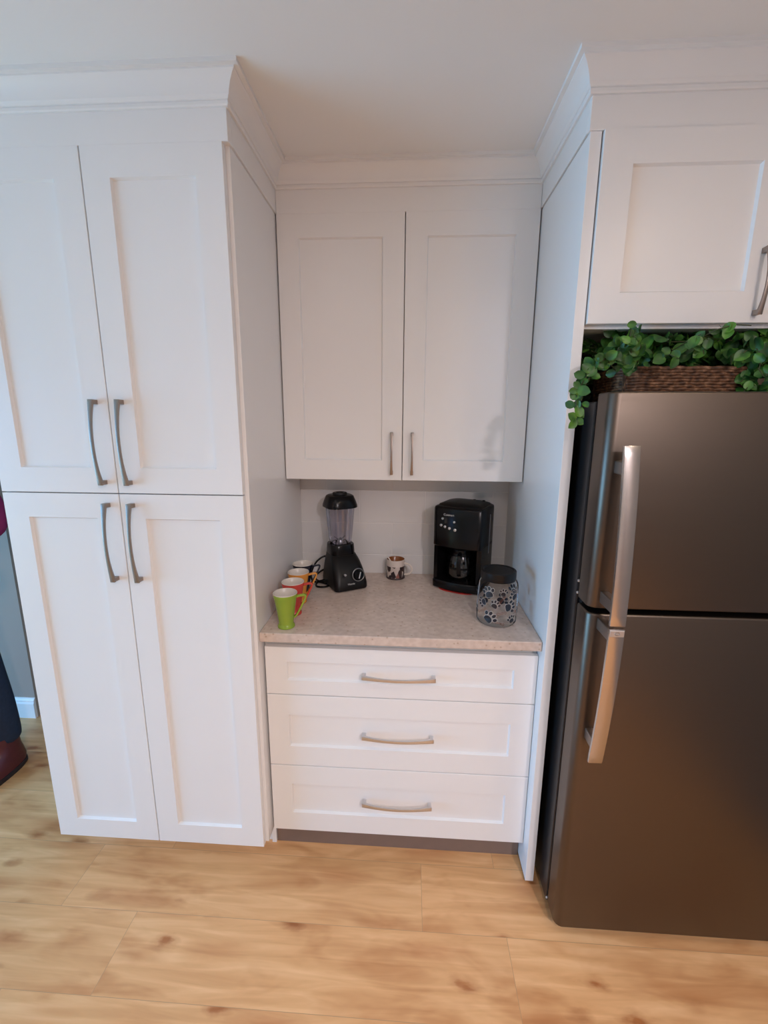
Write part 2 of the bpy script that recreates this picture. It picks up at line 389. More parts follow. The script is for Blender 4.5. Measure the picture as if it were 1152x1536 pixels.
# ------------------------------------------------------------------ cabinet parts
def door_mesh(w, h, t=.020, rail=.076, stile=None, dep=.009, slope=.004, flush=False):
    # local: x 0..w, z 0..h, front at y=0, back at y=t
    stile = stile or rail; bm = bmesh.new(); e = .0010
    def R(i, y, ix=None): 
        ix = i if ix is None else ix
        return [(ix,y,i),(w-ix,y,i),(w-ix,y,h-i),(ix,y,h-i)]
    r2 = R(e,0)
    if flush: r2 = [r2[0], r2[1], (r2[2][0],0,h), (r2[3][0],0,h)]
    rings = [R(0,t), R(0,e), r2, R(rail,0,stile), R(rail+slope,dep,stile+slope)]
    bm_rings(bm, rings)
    return bm
def door(parent, x0, x1, z0, z1, y, name='door', rail=.076, stile=.076, label=None):
    o = obj(name, door_mesh(x1-x0, z1-z0, rail=rail, stile=stile, flush=(z1 == ZT)), PAINT, parent, loc=(x0,y,z0))
    if label: o['label'] = label
    return o
def pull_mesh(L, out, foot=.016, mid=.009):
    # bow pull along local x, projecting to -y, feet on y=0
    bm = bmesh.new(); n = 22; pts = []; ws = []; ts = []
    for k in range(n+1):
        u = -1+2*k/n; pts.append((u*L/2, -(out*.52+out*.48*(1-u*u)), 0))
        e = abs(u)**3; ws.append(mid+(foot-mid)*e); ts.append(.0055+.004*e)
    bm_strap(bm, pts, (0,0,1), ws, ts)
    for s in (-1,1):
        x = s*(L/2-.0065)
        a = [(x-.0065,0,-foot/2),(x+.0065,0,-foot/2),(x+.0065,0,foot/2),(x-.0065,0,foot/2)]
        q = s*.001
        b = [(x-.0062+q,-out*.62,-foot/2*.95),(x+.0062,-out*.54,-foot/2*.95),(x+.0062,-out*.54,foot/2*.95),(x-.0062+q,-out*.62,foot/2*.95)]
        bm_rings(bm, [a,b])
    return bm
def handle(parent, x, z, L, vert=True, m=None, out=.034, foot=.016, mid=.009):
    # x,z in the door's own frame
    o = obj('handle', pull_mesh(L, out, foot, mid), m or NICKEL, parent, smooth=40, bev=.0008, loc=(x,0,z), rot=(0, PI/2 if vert else 0, 0))
    return o

# ------------------------------------------------------------------ tall pantry
P = thing('pantry_cabinet', 'tall white four-door pantry cabinet standing at the left of the coffee nook', 'cabinet', (.145,.335,0))
def rel(o, p):      # keep world placement under an Empty that only has a location
    o.location = Vector(o.location)-Vector(p.location); return o
def rbox(name, m, p, b, bev=.0012): return rel(box(name, m, p, b, bev), p)
xl, xs, xr = -.2395, .139, .5289
bm = bmesh.new()
bm_box(bm, xl, .5205, .022, .645, .10, 2.36)
bm_box(bm, xl+.01, .520, .115, .64, .0, .10)
rel(obj('carcass', bm, PAINT, P, bev=.001), P)
# finished end panel on the nook side with a toe notch
bm = bmesh.new(); pr = [(.022,.097),(.104,.097),(.104,0),(.648,0),(.648,ZT+.002),(.022,ZT+.002)]
bm_rings(bm, [[(x,y,z) for y, z in pr] for x in (.5215, XA1)])
rel(obj('end_panel', bm, PAINT, P, bev=.0012), P)
rbox('fascia', PAINT, P, (xl, .544, .000, .030, ZT, ZC-.001))
rbox('side_fascia', PAINT, P, (.5230, .5442, .0301, YU+.03, ZT+.003, ZC-.001))
g = .0016
for (a, b, z0, z1, hz, hx) in ((xl,xs,1.3783,ZT,1.532,.100),(xs,xr,1.3783,ZT,1.532,.180),(xl,xs,.094,1.3783,1.2245,.101),(xs,xr,.094,1.3783,1.2245,.1795)):
    d = rel(door(P, a+g, b-g, z0+g, (ZT if z1 == ZT else z1-g), 0), P)
    handle(d, hx-a-g, hz-z0-g, .250)
# ------------------------------------------------------------------ upper cabinet
U = thing('wall_cabinet', 'white two-door wall cabinet hung above the stone counter in the nook', 'cabinet', (1.0,.53,1.376))
bm = bmesh.new(); bm_box(bm, .5405, 1.4585, YU+.021, .650, 1.380, 2.45)
rel(obj('carcass', bm, PAINT, U, bev=.001), U)
rbox('fascia', PAINT, U, (.5446, 1.4550, YU, YU+.022, ZT, ZC-.001))
for a, b, hx in ((.5420,.9972,.957),(.9972,1.4570,1.0345)):
    d = rel(door(U, a+g, b-g, 1.3757, ZT, YU), U)
    handle(d, hx-a-g, 1.479-1.3757, .158, out=.030, foot=.011, mid=.0075)
# ------------------------------------------------------------------ base drawers
D = thing('drawer_cabinet', 'white three-drawer base cabinet under the speckled counter', 'cabinet', (1.0,.35,0))
bm = bmesh.new(); bm_box(bm, .541, 1.4585, .083, .648, .115, .8805)
rel(obj('carcass', bm, INNER, D, bev=.001), D)
rbox('toe_kick', DARKGAP, D, (.541, 1.4585, .112, .128, 0, .114), .0008)
for z0, z1, rail, hz in ((.672,.8525,.054,.759),(.389,.672,.077,.529),(.110,.389,.077,.255)):
    d = rel(obj('drawer', door_mesh(.912, z1-z0-2*g, rail=rail, stile=.074), PAINT, D, loc=(.5465,.0611,z0+g)), D)
    handle(d, 1.002-.5465, hz-z0-g, .246, vert=False, m=NICKEL_B, out=.032, foot=.015, mid=.010)
# ------------------------------------------------------------------ countertop
bm = bmesh.new(); bm_box(bm, XA1+.0008, XA2-.0008, .0343, YW-.0008, .8813, .914)
tag(obj('countertop', bm, QUARTZ, bev=.003), 'beige-grey speckled stone countertop across the nook', 'countertop')
# ------------------------------------------------------------------ right side: gable panel + over-fridge cabinet
bm = bmesh.new(); bm_box(bm, XA2, 1.4885, .0075, .650, .012, ZT+.001)
gp = tag(obj('gable_panel', bm, PAINT, bev=.0012), 'tall white side panel between the nook and the refrigerator', 'panel')
bm = bmesh.new()
bm.free()
for y in (.035, .60):
    bm = bmesh.new(); bm_lathe(bm, [(.0005,0),(.009,0),(.009,.012),(.0005,.012)], 14, 1.4745, y); obj('foot', bm, BLACK_M, gp)
O = thing('bridge_cabinet', 'white cabinet mounted over the refrigerator with a trailing vine below it', 'cabinet', (1.97,.33,1.853))
bm = bmesh.new(); bm_box(bm, 1.4892, 2.455, .0205, .650, 1.848, 2.40)
rel(obj('carcass', bm, PAINT, O, bev=.001), O)
rbox('fascia', PAINT, O, (1.4560, 2.455, .0035, .0205, ZT+.0012, ZC-.001))
rbox('side_fascia', PAINT, O, (1.4556, 1.4860, .0206, YU+.03, ZT+.004, ZC-.001))
for a, b, hx in ((1.4905,1.9575,1.9135),(1.9575,2.4240,2.000)):
    d = rel(door(O, a+g, b-g, 1.858, ZT, -.001), O)
    handle(d, hx-a-g, 1.955-1.858, .160, out=.030, foot=.013, mid=.0085)

# ------------------------------------------------------------------ refrigerator
F = thing('refrigerator', 'dark stainless top-freezer refrigerator under the over-fridge cabinet', 'refrigerator', (1.865,.22,0))
fx0, fx1 = 1.5085, 2.222
rbox('body', FR_SIDE, F, (fx0+.002, fx1, -.062, .600, .022, 1.655), .004)
rbox('gasket', GASKET, F, (fx0+.012, fx1-.01, -.0815, -.0615, .055, 1.66), .001)
for x in (fx0+.06, fx1-.06):
    for y in (0.0, .52):
        bm = bmesh.new(); bm_lathe(bm, [(.001,0),(.02,0),(.02,.022),(.001,.022)], 16, x, y); rel(obj('foot', bm, BLACK_M, F), F)
bm = bmesh.new(); bm_box(bm, fx0+.015, fx1-.015, -.058, -.045, .006, .06); rel(obj('grille', bm, BLACK_M, F, bev=.002), F)
def fdoor(z0, z1):
    # plan outline with rounded front corners, bowed slightly; vertical edges rounded top and bottom
    def outline(inset):
        r = .024; out = []; X0, X1, Y0, Y1 = fx0+inset, fx1-inset, -.1565+inset, -.0815
        out += [(X0, Y1)]
        for k in range(9):
            a = PI+PI/2*k/8; out.append((X0+r+r*math.cos(a), Y0+r+r*math.sin(a)))
        for k in range(9):
            a = 1.5*PI+PI/2*k/8; out.append((X1-r+r*math.cos(a), Y0+r+r*math.sin(a)))
        out += [(X1, Y1)]
        return out
    bm = bmesh.new(); rings = []
    for ins, z in ((.006,z0),(.003,z0+.0008),(.0008,z0+.003),(0,z0+.006),(0,z1-.006),(.0008,z1-.003),(.003,z1-.0008),(.006,z1)):
        rings.append([(x,y,z) for x, y in outline(ins)])
    bm_rings(bm, rings)
    return rel(obj('door', bm, FR_DOOR, F, smooth=50), F)
dT = fdoor(1.1155, 1.675); dB = fdoor(.040, 1.1015)
def fhandle(door_o, z0, z1, zs):
    # one half of the bowed bar; zs = z of the bow's apex
    zt, zb = 1.548, .692
    def yat(z):
        u = (z-zs)/((zt-zs) if z > zs else (zs-zb)); return -.2085-.032*(1-u*u)
    pts = [(1.5455, yat(z0+(z1-z0)*k/16), z0+(z1-z0)*k/16) for k in range(17)]
    bm = bmesh.new(); bm_strap(bm, pts, (1,0,0), .0375, .010)
    o = obj('handle', bm, STEEL, door_o, smooth=35, bev=.0015)
    o.location = -Vector(F.location)-Vector(door_o.location)
    ze = zt-.055 if z1 > zs+.1 else zb+.05
    zi = 1.150 if z1 > zs+.1 else 1.075
    for z in (ze, zi):
        b2 = bmesh.new(); bm_box(b2, 1.534, 1.557, yat(z)+.003, -.1545, z-.016, z+.016)
        p = obj('mount', b2, NICKEL, o, bev=.003)
    return o
for o_, a, b in ((dT,1.1085,1.548),(dB,.692,1.1015)):
    h = fhandle(o_, a, b, 1.105)
    if o_ is dB:
        b2 = bmesh.new(); bm_box(b2, 1.5285, 1.5625, -.2468, -.2425, 1.0815, 1.0985)
        q = obj('badge', b2, NICKEL_B, h, bev=.0008)
        b2 = bmesh.new(); bm_tube(b2, [(1.5455+.0055*math.cos(t), -.2470, 1.0900+.0040*math.sin(t)) for t in [2*PI*k/20 for k in range(21)]], .0009, 6)
        obj('emblem', b2, STEEL, h)
for z in (1.163, 1.128):
    bm = bmesh.new(); bm_lathe(bm, [(.0005,-.003),(.004,-.003),(.0045,0),(.003,.003),(.0005,.0038)], 14)
    s_ = obj('screw', bm, SILVER, F, smooth=40, rot=(0,-PI/2,0)); s_.location = Vector((fx0+.001, -.0725, z))-Vector(F.location)
bm = bmesh.new(); bm_lathe(bm, [(.0005,-.003),(.004,-.003),(.0045,0),(.003,.003),(.0005,.0038)], 14)
s_ = obj('screw', bm, SILVER, F, smooth=40, rot=(0,-PI/2,0)); s_.location = Vector((fx0+.001,-.070,.045))-Vector(F.location)

# ------------------------------------------------------------------ basket with artificial vine on the refrigerator
random.seed(7)
B = thing('wicker_basket', 'brown wicker basket lying low on top of the refrigerator', 'basket', (1.765,.10,1.6551))
bm = bmesh.new(); rows = 12; W, Dp, H = .34, .23, .092
def rr_pts(w, d, r, z, amp=0, ph=0, n=10):
    base = rrect(w, d, r, z, n); out = []
    # densify
    for i in range(len(base)):
        a = Vector(base[i]); b_ = Vector(base[(i+1) % len(base)]); k = max(1, int((b_-a).length/.008))
        for j in range(k): out.append(a.lerp(b_, j/k))
    m = len(out); res_ = []
    for i, p in enumerate(out):
        t = (out[(i+1) % m]-out[i-1]).normalized(); nn = Vector((t.y,-t.x,0))
        res_.append(p+nn*amp*math.sin(PI*i/2.0+ph)+Vector((0,0,.0007*math.sin(i*.9+ph*2))))
    return res_
for k in range(rows):
    z = .004+H*k/rows; q = rr_pts(W-.02+.02*k/rows, Dp-.02+.02*k/rows, .05, z, .0022, PI*k)
    bm_tube(bm, q+[q[0]], .0043 if k < rows-1 else .0052, 6, cap=False)
rel_o = obj('weave', bm, WICKER, B, smooth=60)
bm = bmesh.new(); bm_rings(bm, [rrect(W-.03,Dp-.03,.045,.001), rrect(W-.03,Dp-.03,.045,.006)])
for k in range(26):
    a = 2*PI*k/26; x = max(-(W/2-.012), min(W/2-.012, .30*math.cos(a))); y = max(-(Dp/2-.012), min(Dp/2-.012, .2*math.sin(a)))
    bm_tube(bm, [(x,y,.002),(x*1.02,y*1.02,H-.004)], .003, 5)
obj('bottom', bm, WICKER, B)

V = thing('artificial_vine', 'green round-leaved artificial vine spilling from the basket over the panel edge', 'plant', (1.76,.08,1.68))
def leaf(bm, p, nrm, size, roll):
    n = Vector(nrm).normalized(); a = n.cross(Vector((0,0,1)))
    a = a.normalized() if a.length > .1 else Vector((1,0,0)); b = n.cross(a)
    u = a*math.cos(roll)+b*math.sin(roll); w = n.cross(u)
    N = 12; c = bm.verts.new(Vector(p)+u*size*.45-n*size*.06); ring = []
    for k in range(N):
        t = 2*PI*k/N; r = size*(.5+.06*math.cos(t)); x = size*.48-r*math.cos(t); y = r*.86*math.sin(t)
        if k == N//2: x += size*.07
        ring.append(bm.verts.new(Vector(p)+u*x+w*y+n*size*(.10*abs(math.sin(t))-.04*math.cos(2*t))))
    for k in range(N): bm.faces.new((c, ring[k], ring[(k+1) % N]))
camp = Vector((1.03,-1.28,1.60))
bmL = bmesh.new(); bmS = bmesh.new()
def sprig(path, dens, size, jit=.018, front=.7):
    pts = [Vector(p) for p in path]; bm_tube(bmS, pts, .0013, 5)
    for a, b_ in zip(pts, pts[1:]):
        L = (b_-a).length; m = max(1, int(L*dens))
        for k in range(m):
            p = a.lerp(b_, (k+random.random())/m)
            for s in (-1,1):
                d = (camp-p).normalized()*front+Vector((random.uniform(-1,1),random.uniform(-1,.6),random.uniform(-.4,1)))*.75
                leaf(bmL, p+Vector((random.uniform(-jit,jit),random.uniform(-jit,jit),random.uniform(-jit,jit))), d, size*random.uniform(.7,1.15), random.uniform(0,2*PI))
o0 = Vector((0,0,0))
# the hanging sprig in front of the panel edge
sprig([(1.560,-.045,1.735),(1.515,-.085,1.758),(1.485,-.095,1.738),(1.462,-.095,1.705),(1.448,-.095,1.668),(1.450,-.094,1.630),(1.458,-.094,1.596)], 62, .027, .009, 1.1)
sprig([(1.590,-.04,1.745),(1.540,-.075,1.765),(1.500,-.090,1.755),(1.482,-.092,1.735)], 80, .028, .012, 1.0)
sprig([(1.50,-.080,1.742),(1.478,-.094,1.715),(1.462,-.095,1.680),(1.462,-.095,1.655)], 70, .025, .009, 1.0)
# sprigs climbing to the cabinet's lower edge
sprig([(1.60,-.02,1.735),(1.585,-.07,1.770),(1.565,-.09,1.800),(1.568,-.092,1.834)], 75, .027, .014, 1.1)
sprig([(1.62,-.03,1.74),(1.60,-.08,1.79),(1.575,-.09,1.81)], 60, .027, .014, 1.0)
sprig([(1.55,-.05,1.77),(1.555,-.08,1.80),(1.59,-.09,1.80)], 60, .026, .012, 1.0)
sprig([(1.66,-.02,1.76),(1.675,-.075,1.770),(1.690,-.09,1.757)], 34, .032, .006, 1.0)
sprig([(1.70,-.02,1.78),(1.715,-.07,1.80),(1.735,-.09,1.815)], 40, .030, .010, 1.0)
sprig([(1.74,-.04,1.80),(1.77,-.09,1.825),(1.81,-.092,1.836),(1.85,-.09,1.834)], 30, .027, .008, 1.0)
sprig([(1.76,0,1.78),(1.765,-.05,1.795),(1.755,-.08,1.770)], 50, .034, .012, 1.0)
# darker mass behind the rim, filling the gap up to the cabinet
for k in range(60):
    x = random.uniform(1.54,2.16); y = random.uniform(.03,.16); z = random.uniform(1.765,1.825)
    sprig([(x,y,z),(x+random.uniform(-.05,.05),y-.02,z+random.uniform(-.03,.01)),(x+random.uniform(-.07,.07),y-.03,z+random.uniform(-.02,.01))], 48, .034, .014, .3)
for k in range(55):  # extra sprigs added to darken the cabinet's underside
    x = random.uniform(1.53,2.16); y = random.uniform(-.03,.10); z = random.uniform(1.805,1.832)
    sprig([(x,y,z),(x+random.uniform(-.06,.06),y+.02,z+.003)], 60, .034, .010, .2)
# low clump on the right that hides the basket's end
for k in range(44):
    x = random.uniform(1.86,2.18); y = random.uniform(-.075,-.0); z = random.uniform(1.695,1.80)
    sprig([(x,y,z),(x+random.uniform(-.03,.03),y-.005,z-.022)], 70, .032, .012, .5)
for k in range(110):  # extra leaves added at the back to keep the gap dark
    x = random.uniform(1.53,2.18); y = random.uniform(.18,.50); z = random.uniform(1.69,1.825)
    sprig([(x,y,z),(x+random.uniform(-.05,.05),y+.02,z+.004)], 55, .044, .014, .3)
for o_ in (obj('foliage', bmL, LEAF, V, smooth=60), obj('stem', bmS, STEM, V)):
    o_.location = -Vector(V.location)

# ------------------------------------------------------------------ four tapered mugs along the left panel
def mug(loc, col, dark, label, rz, namem):
    M_ = glaze(namem, col, dark)
    t = thing('tapered_mug', label, 'mug', loc, rz, 'tapered latte mugs lined up beside the pantry panel')
    bm = bmesh.new()
    pr = [(.001,.001),(.026,0),(.0285,.002),(.0285,.008),(.0255,.012),(.0245,.017),(.0275,.040),(.0325,.075),(.0375,.105),(.0405,.1215)]
    inner = [(.0395,.1235),(.0378,.1220),(.0345,.100),(.0290,.060),(.0240,.030),(.0200,.022),(.001,.020)]
    bm_lathe(bm, pr, 40, mi=0); 
    n0 = len(bm.faces)
    bm_lathe(bm, [pr[-1]]+inner[:1], 40, mi=1); bm_lathe(bm, inner, 40, mi=1)
    bmesh.ops.remove_doubles(bm, verts=bm.verts, dist=.0002)
    obj('body', bm, [M_, CERAM_IN], t, smooth=45)
    bm = bmesh.new()
    pts = [(.033,0,.108),(.050,0,.112),(.064,0,.1135),(.0685,0,.110),(.066,0,.101),(.056,0,.080),(.045,0,.058),(.034,0,.040),(.027,0,.034)]
    bm_strap(bm, pts, (0,1,0), [.012]*9, [.006]*9)
    obj('handle', bm, M_, t, smooth=40, bev=.0016)
    return t
mug((.6180,.086,.914),(.30,.42,.05),(.22,.34,.03),'lime green tapered mug, nearest the counter edge',math.radians(8),'lime_glaze')
mug((.6165,.190,.914),(.62,.07,.045),(.45,.035,.03),'coral red tapered mug directly behind the lime green one',math.radians(12),'coral_glaze')
mug((.6105,.294,.914),(.75,.34,.06),(.60,.22,.03),'orange-yellow tapered mug between the red and the dark mugs',math.radians(14),'orange_glaze')
mug((.6025,.394,.914),(.012,.014,.03),(.006,.007,.015),'dark navy tapered mug, farthest back in the mug row',math.radians(10),'navy_glaze')

# ------------------------------------------------------------------ blender
BL = thing('countertop_blender', 'black countertop blender with clear jug and knob, behind the row of mugs', 'blender', (.757,.494,.914), math.radians(30))
bm = bmesh.new()
sec = [(.142,.172,.020,0,0),(.146,.176,.022,.006,0),(.146,.174,.022,.022,.001),(.142,.162,.026,.050,.007),(.134,.146,.028,.080,.015),(.124,.128,.028,.105,.025),(.114,.112,.026,.120,.034),(.108,.106,.024,.128,.040)]
bm_rings(bm, [rrect(w,d,r,z+.004,6,0,cy) for w,d,r,z,cy in sec])
obj('motor_base', bm, BLACK_M, BL, smooth=40)
for sx in (-1,1):
    for cy in (-.062,.062):
        bm = bmesh.new(); bm_lathe(bm, [(.001,0),(.012,0),(.012,.008),(.001,.008)], 14, sx*.055, cy); obj('foot', bm, BLACK_M, BL)
# collar that holds the jug
bm = bmesh.new(); cyo = .043
bm_rings(bm, [rrect(.108,.108,.030,.120,6,0,cyo), rrect(.106,.106,.032,.150,6,0,cyo), rrect(.104,.104,.034,.172,6,0,cyo), rrect(.100,.100,.034,.175,6,0,cyo), rrect(.088,.088,.030,.174,6,0,cyo)])
obj('collar', bm, BLACK, BL, smooth=40)
jug = None
bm = bmesh.new()
def flut(s, z, n=64):
    out = []
    for k in range(n):
        a = 2*PI*k/n; r = s*(1+.085*math.cos(4*a+PI))*(1+.045*math.cos(12*a)); out.append((r*math.cos(a), cyo+r*math.sin(a), z))
    return out
bm_rings(bm, [flut(.040,.172), flut(.0445,.185), flut(.0475,.215), flut(.051,.255), flut(.0545,.300), flut(.057,.332)], True, False)
bm_rings(bm, [flut(.037,.176), flut(.0415,.188), flut(.0445,.215), flut(.048,.255), flut(.0515,.300), flut(.054,.332)], True, False)
jug = obj('jug', bm, TRITAN, BL, smooth=60)
bm = bmesh.new()
for k in range(3):      # blade assembly at the bottom of the jug
    a = 2*PI*k/3+.4; bm_strap(bm, [(0,cyo,.186),(.014*math.cos(a),cyo+.014*math.sin(a),.190),(.028*math.cos(a),cyo+.028*math.sin(a),.200)], (-math.sin(a),math.cos(a),0), [.008,.008,.004], [.0015]*3)
bm_lathe(bm, [(.001,.176),(.012,.176),(.010,.188),(.004,.196),(.001,.197)], 16, 0, cyo)
obj('blade', bm, SILVER, jug, smooth=40)
bm = bmesh.new()
bm_rings(bm, [rrect(.128,.124,.040,.331,7,0,cyo), rrect(.134,.130,.042,.333,7,0,cyo), rrect(.133,.129,.042,.342,7,0,cyo), rrect(.122,.118,.040,.360,7,0,cyo), rrect(.108,.104,.038,.379,7,0,cyo), rrect(.100,.096,.036,.382,7,0,cyo)])
lid = obj('lid', bm, BLACK, BL, smooth=40)
bm = bmesh.new(); bm_lathe(bm, [(.030,.381),(.031,.389),(.029,.3925),(.016,.3925),(.0145,.389),(.001,.389)], 32, 0, cyo, True)
obj('lid_plug', bm, BLACK_M, lid, smooth=40)
# control dial on the sloping front
fr = Vector((.026,-.0775,.062)); tilt = math.radians(100)-PI
def on_front(o, x, z, yy=None):
    o.location = (x, yy if yy is not None else -.0875+.0125*max(0,(z-.022))/.05, z); o.rotation_euler = (PI/2-math.radians(10),0,0); return o
bm = bmesh.new(); bm_lathe(bm, [(.0275,-.001),(.0275,.0025),(.0255,.0035),(.0235,.0025),(.0235,-.001)], 40)
rg = on_front(obj('dial_ring', bm, mat('dial_ring_grey', (.25,.25,.25), .3, metal=.6, noise=.05), BL, smooth=40), .030, .064, -.0795)
bm = bmesh.new(); bm_lathe(bm, [(.0215,-.001),(.0210,.010),(.0190,.013),(.001,.0135)], 36, cap0=True)
dl = on_front(obj('dial', bm, BLACK, BL, smooth=40), .030, .064, -.0795)
bm = bmesh.new(); bm_strap(bm, [(-.014,0,.016),(.014,0,.016)], (0,1,0), .005, .005)
gr = obj('dial_grip', bm, SILVER, dl, bev=.001, rot=(0,0,math.radians(70)))
bm = bmesh.new(); bm_lathe(bm, [(.0055,-.001),(.0055,.006),(.004,.008),(.001,.008)], 20, cap0=True)
on_front(obj('switch', bm, SILVER, BL, smooth=40), -.030, .072, -.0815)
text_mesh('lettering', 'Vitamix', .0105, LETTER, BL, (-.004,-.0865,.031), (math.radians(84),0,0))
# cord: loop beside the base
bm = bmesh.new()
ml = Matrix.Rotation(-math.radians(30),4,'Z')
def wl(p): return ml @ (Vector(p)-Vector((.752,.500,.914)))
def smoothpath(P_, k=6):
    P_ = [Vector(p) for p in P_]; out = []
    for i in range(len(P_)-1):
        a, b_, c_, d_ = P_[max(0,i-1)], P_[i], P_[i+1], P_[min(len(P_)-1,i+2)]
        for j in range(k):
            t = j/k; out.append(.5*((2*b_)+(c_-a)*t+(2*a-5*b_+4*c_-d_)*t*t+(3*b_-a-3*c_+d_)*t*t*t))
    out.append(P_[-1]); return out
cp = smoothpath([wl(p) for p in [(.700,.575,1.005),(.655,.560,1.018),(.618,.545,.990),(.600,.535,.945),(.612,.515,.9195),(.650,.500,.9195),(.690,.470,.9195),(.672,.448,.9195),(.640,.455,.9195),(.640,.490,.926),(.680,.520,.928)]])
bm_tube(bm, cp, .0042, 8)
cp = smoothpath([wl(p) for p in [(.690,.560,.960),(.655,.535,.965),(.625,.500,.945),(.650,.478,.932),(.690,.480,.940)]])
bm_tube(bm, cp, .0042, 8)
obj('cord', bm, BLACK, BL, smooth=60)

# ------------------------------------------------------------------ picture mug and spoon
t = thing('picture_mug', 'short white picture-printed mug with brown inside, between blender and coffee maker', 'mug', (.972,.598,.914), math.radians(-14))
bm = bmesh.new()
pr = [(.001,.001),(.034,0),(.038,.002),(.0405,.006),(.0405,.082),(.0400,.0855)]
bm_lathe(bm, pr, 44, mi=0)
bm_lathe(bm, [(.0400,.0855),(.0385,.0865)], 44, mi=0); bm_lathe(bm, [(.0385,.0865),(.0370,.085),(.0368,.010),(.001,.008)], 44, mi=1)
bmesh.ops.remove_doubles(bm, verts=bm.verts, dist=.0001)
obj('body', bm, [printed_mug_mat(), COFFEE_IN], t, smooth=45)
bm = bmesh.new(); pts = [(.038+.036*math.sin(a)**.8 if 0 < a < PI else .038, 0, .044+.026*math.cos(a)) for a in [PI*k/16 for k in range(17)]]
bm_tube(bm, pts, .0042, 10, up=(0,1,0)); obj('handle', bm, SPOONM, t, smooth=60)
bm = bmesh.new(); bm_lathe(bm, [(.0385,0),(.042,-.0002+.0006),(.0417,.0045),(.0408,.006),(.0407,.0085)], 44, mi=0)
obj('base_band', bm, mat('dark_base_band', (.05,.03,.03), .4, noise=.2, nscale=90), t, smooth=50)
bm = bmesh.new(); bm_tube(bm, [(-.034,.006,.089),(-.020,-.004,.072),(-.010,-.008,.050),(-.004,-.010,.025)], [.0032,.0028,.0024,.0024], 8)
bm_tube(bm, [(-.004,-.010,.026),(-.002,-.011,.018),(0,-.012,.011)], [.004,.008,.004], 10)
tag(obj('teaspoon', bm, SPOONM, smooth=60, loc=(.972,.598,.914)), 'white spoon leaning inside the picture-printed mug', 'spoon')

# ------------------------------------------------------------------ coffee maker on its red mat
cmx, cmy, cma = 1.258, .5200, math.radians(-27)
bm = bmesh.new(); bm_rings(bm, [rrect(.168,.190,.055,0,8,0,-.006), rrect(.170,.192,.056,.0015,8,0,-.006), rrect(.168,.190,.055,.003,8,0,-.006)])
tag(obj('counter_mat', bm, RED_MAT, smooth=40, loc=(cmx,cmy,.9142), rot=(0,0,cma)), 'thin red mat peeking out under the black coffee maker', 'mat')
CM = thing('drip_coffee_maker', 'tall black drip coffee maker with silver buttons, behind the paw print jar', 'coffee maker', (cmx,cmy,.9174), cma)
W2, D2 = .204, .182
def cm_ring(w, z, yf, yb, bow=.016, r=.018, n=14):
    # rounded back corners, gently bowed front
    out = []
    for k in range(n+1):
        u = -1+2*k/n; out.append((u*(w/2-.004), yf-bow*(1-u*u), z))
    out.append((w/2, yf+.006, z))
    for k in range(7):
        a = PI/2*k/6; out.append((w/2-.03+.03*math.cos(a), yb-.03+.03*math.sin(a), z))
    for k in range(7):
        a = PI/2+PI/2*k/6; out.append((-w/2+.03+.03*math.cos(a), yb-.03+.03*math.sin(a), z))
    out.append((-w/2, yf+.006, z))
    return out
bm = bmesh.new()
yb = D2/2
bm_rings(bm, [cm_ring(W2*.97,0,-.078,yb), cm_ring(W2,.004,-.082,yb), cm_ring(W2,.030,-.084,yb), cm_ring(W2*.98,.036,-.080,yb)])
obj('base', bm, BLACK, CM, smooth=40)
bm = bmesh.new()      # back column and side cheeks around the carafe bay
zb0, zb1 = .034, .195
pr = [(-W2/2,-.070),(-W2/2,yb-.03)]
for k in range(7):
    a = PI-PI/2*k/6; pr.append((-W2/2+.03+.03*math.cos(a), yb-.03+.03*math.sin(a)))
for k in range(7):
    a = PI/2-PI/2*k/6; pr.append((W2/2-.03+.03*math.cos(a), yb-.03+.03*math.sin(a)))
pr += [(W2/2,-.070),(W2/2-.018,-.076)]
for k in range(11):
    a = PI*k/10; pr.append(((W2/2-.022)*math.cos(a), .000+.048*math.sin(a)))
pr += [(-W2/2+.018,-.076)]
bm_rings(bm, [[(x,y,z) for x, y in pr] for z in (zb0, zb1)])
obj('body', bm, BLACK, CM, smooth=40)
bm = bmesh.new()
bm_rings(bm, [cm_ring(W2*.985,.180,-.078,yb), cm_ring(W2,.186,-.084,yb), cm_ring(W2,.338,-.084,yb), cm_ring(W2*.985,.345,-.080,yb), cm_ring(W2*.93,.349,-.072,yb-.006)])
obj('brew_head', bm, BLACK, CM, smooth=40)
bm = bmesh.new()
bm_rings(bm, [cm_ring(W2*.90,.3485,-.066,yb-.010), cm_ring(W2*.88,.354,-.060,yb-.012), cm_ring(W2*.70,.3595,-.045,yb-.02), cm_ring(W2*.40,.362,-.025,yb-.035)])
for x in (.020,.060): bm_lathe(bm, [(.001,.353),(.006,.353),(.006,.363),(.001,.364)], 10, x, .055)
obj('lid', bm, BLACK_M, CM, smooth=40)
def yfront(x): u = x/(W2/2-.004); return -.084-.016*(1-u*u)
for x, z, r in ((-.058,.300,.0048),(-.006,.292,.0048),(-.064,.272,.0056),(-.046,.268,.0056),(-.026,.264,.0056),(-.002,.260,.0062)):
    bm = bmesh.new(); bm_lathe(bm, [(r,-.001),(r,.003),(r*.7,.0045),(.0005,.0048)], 16, cap0=True)
    o_ = obj('button', bm, SILVER, CM, smooth=40); o_.location = (x, yfront(x), z); o_.rotation_euler = (PI/2,0,0)
bm = bmesh.new(); bm_box(bm, -.050,-.014,-.0975,-.0925,.282,.305); obj('display', bm, mat('display_glass', (.02,.02,.022), .1, noise=.05), CM, bev=.001)
text_mesh('lettering', 'Cuisinart', .0125, LETTER, CM, (-.030,-.0995,.318), (PI/2,0,0))
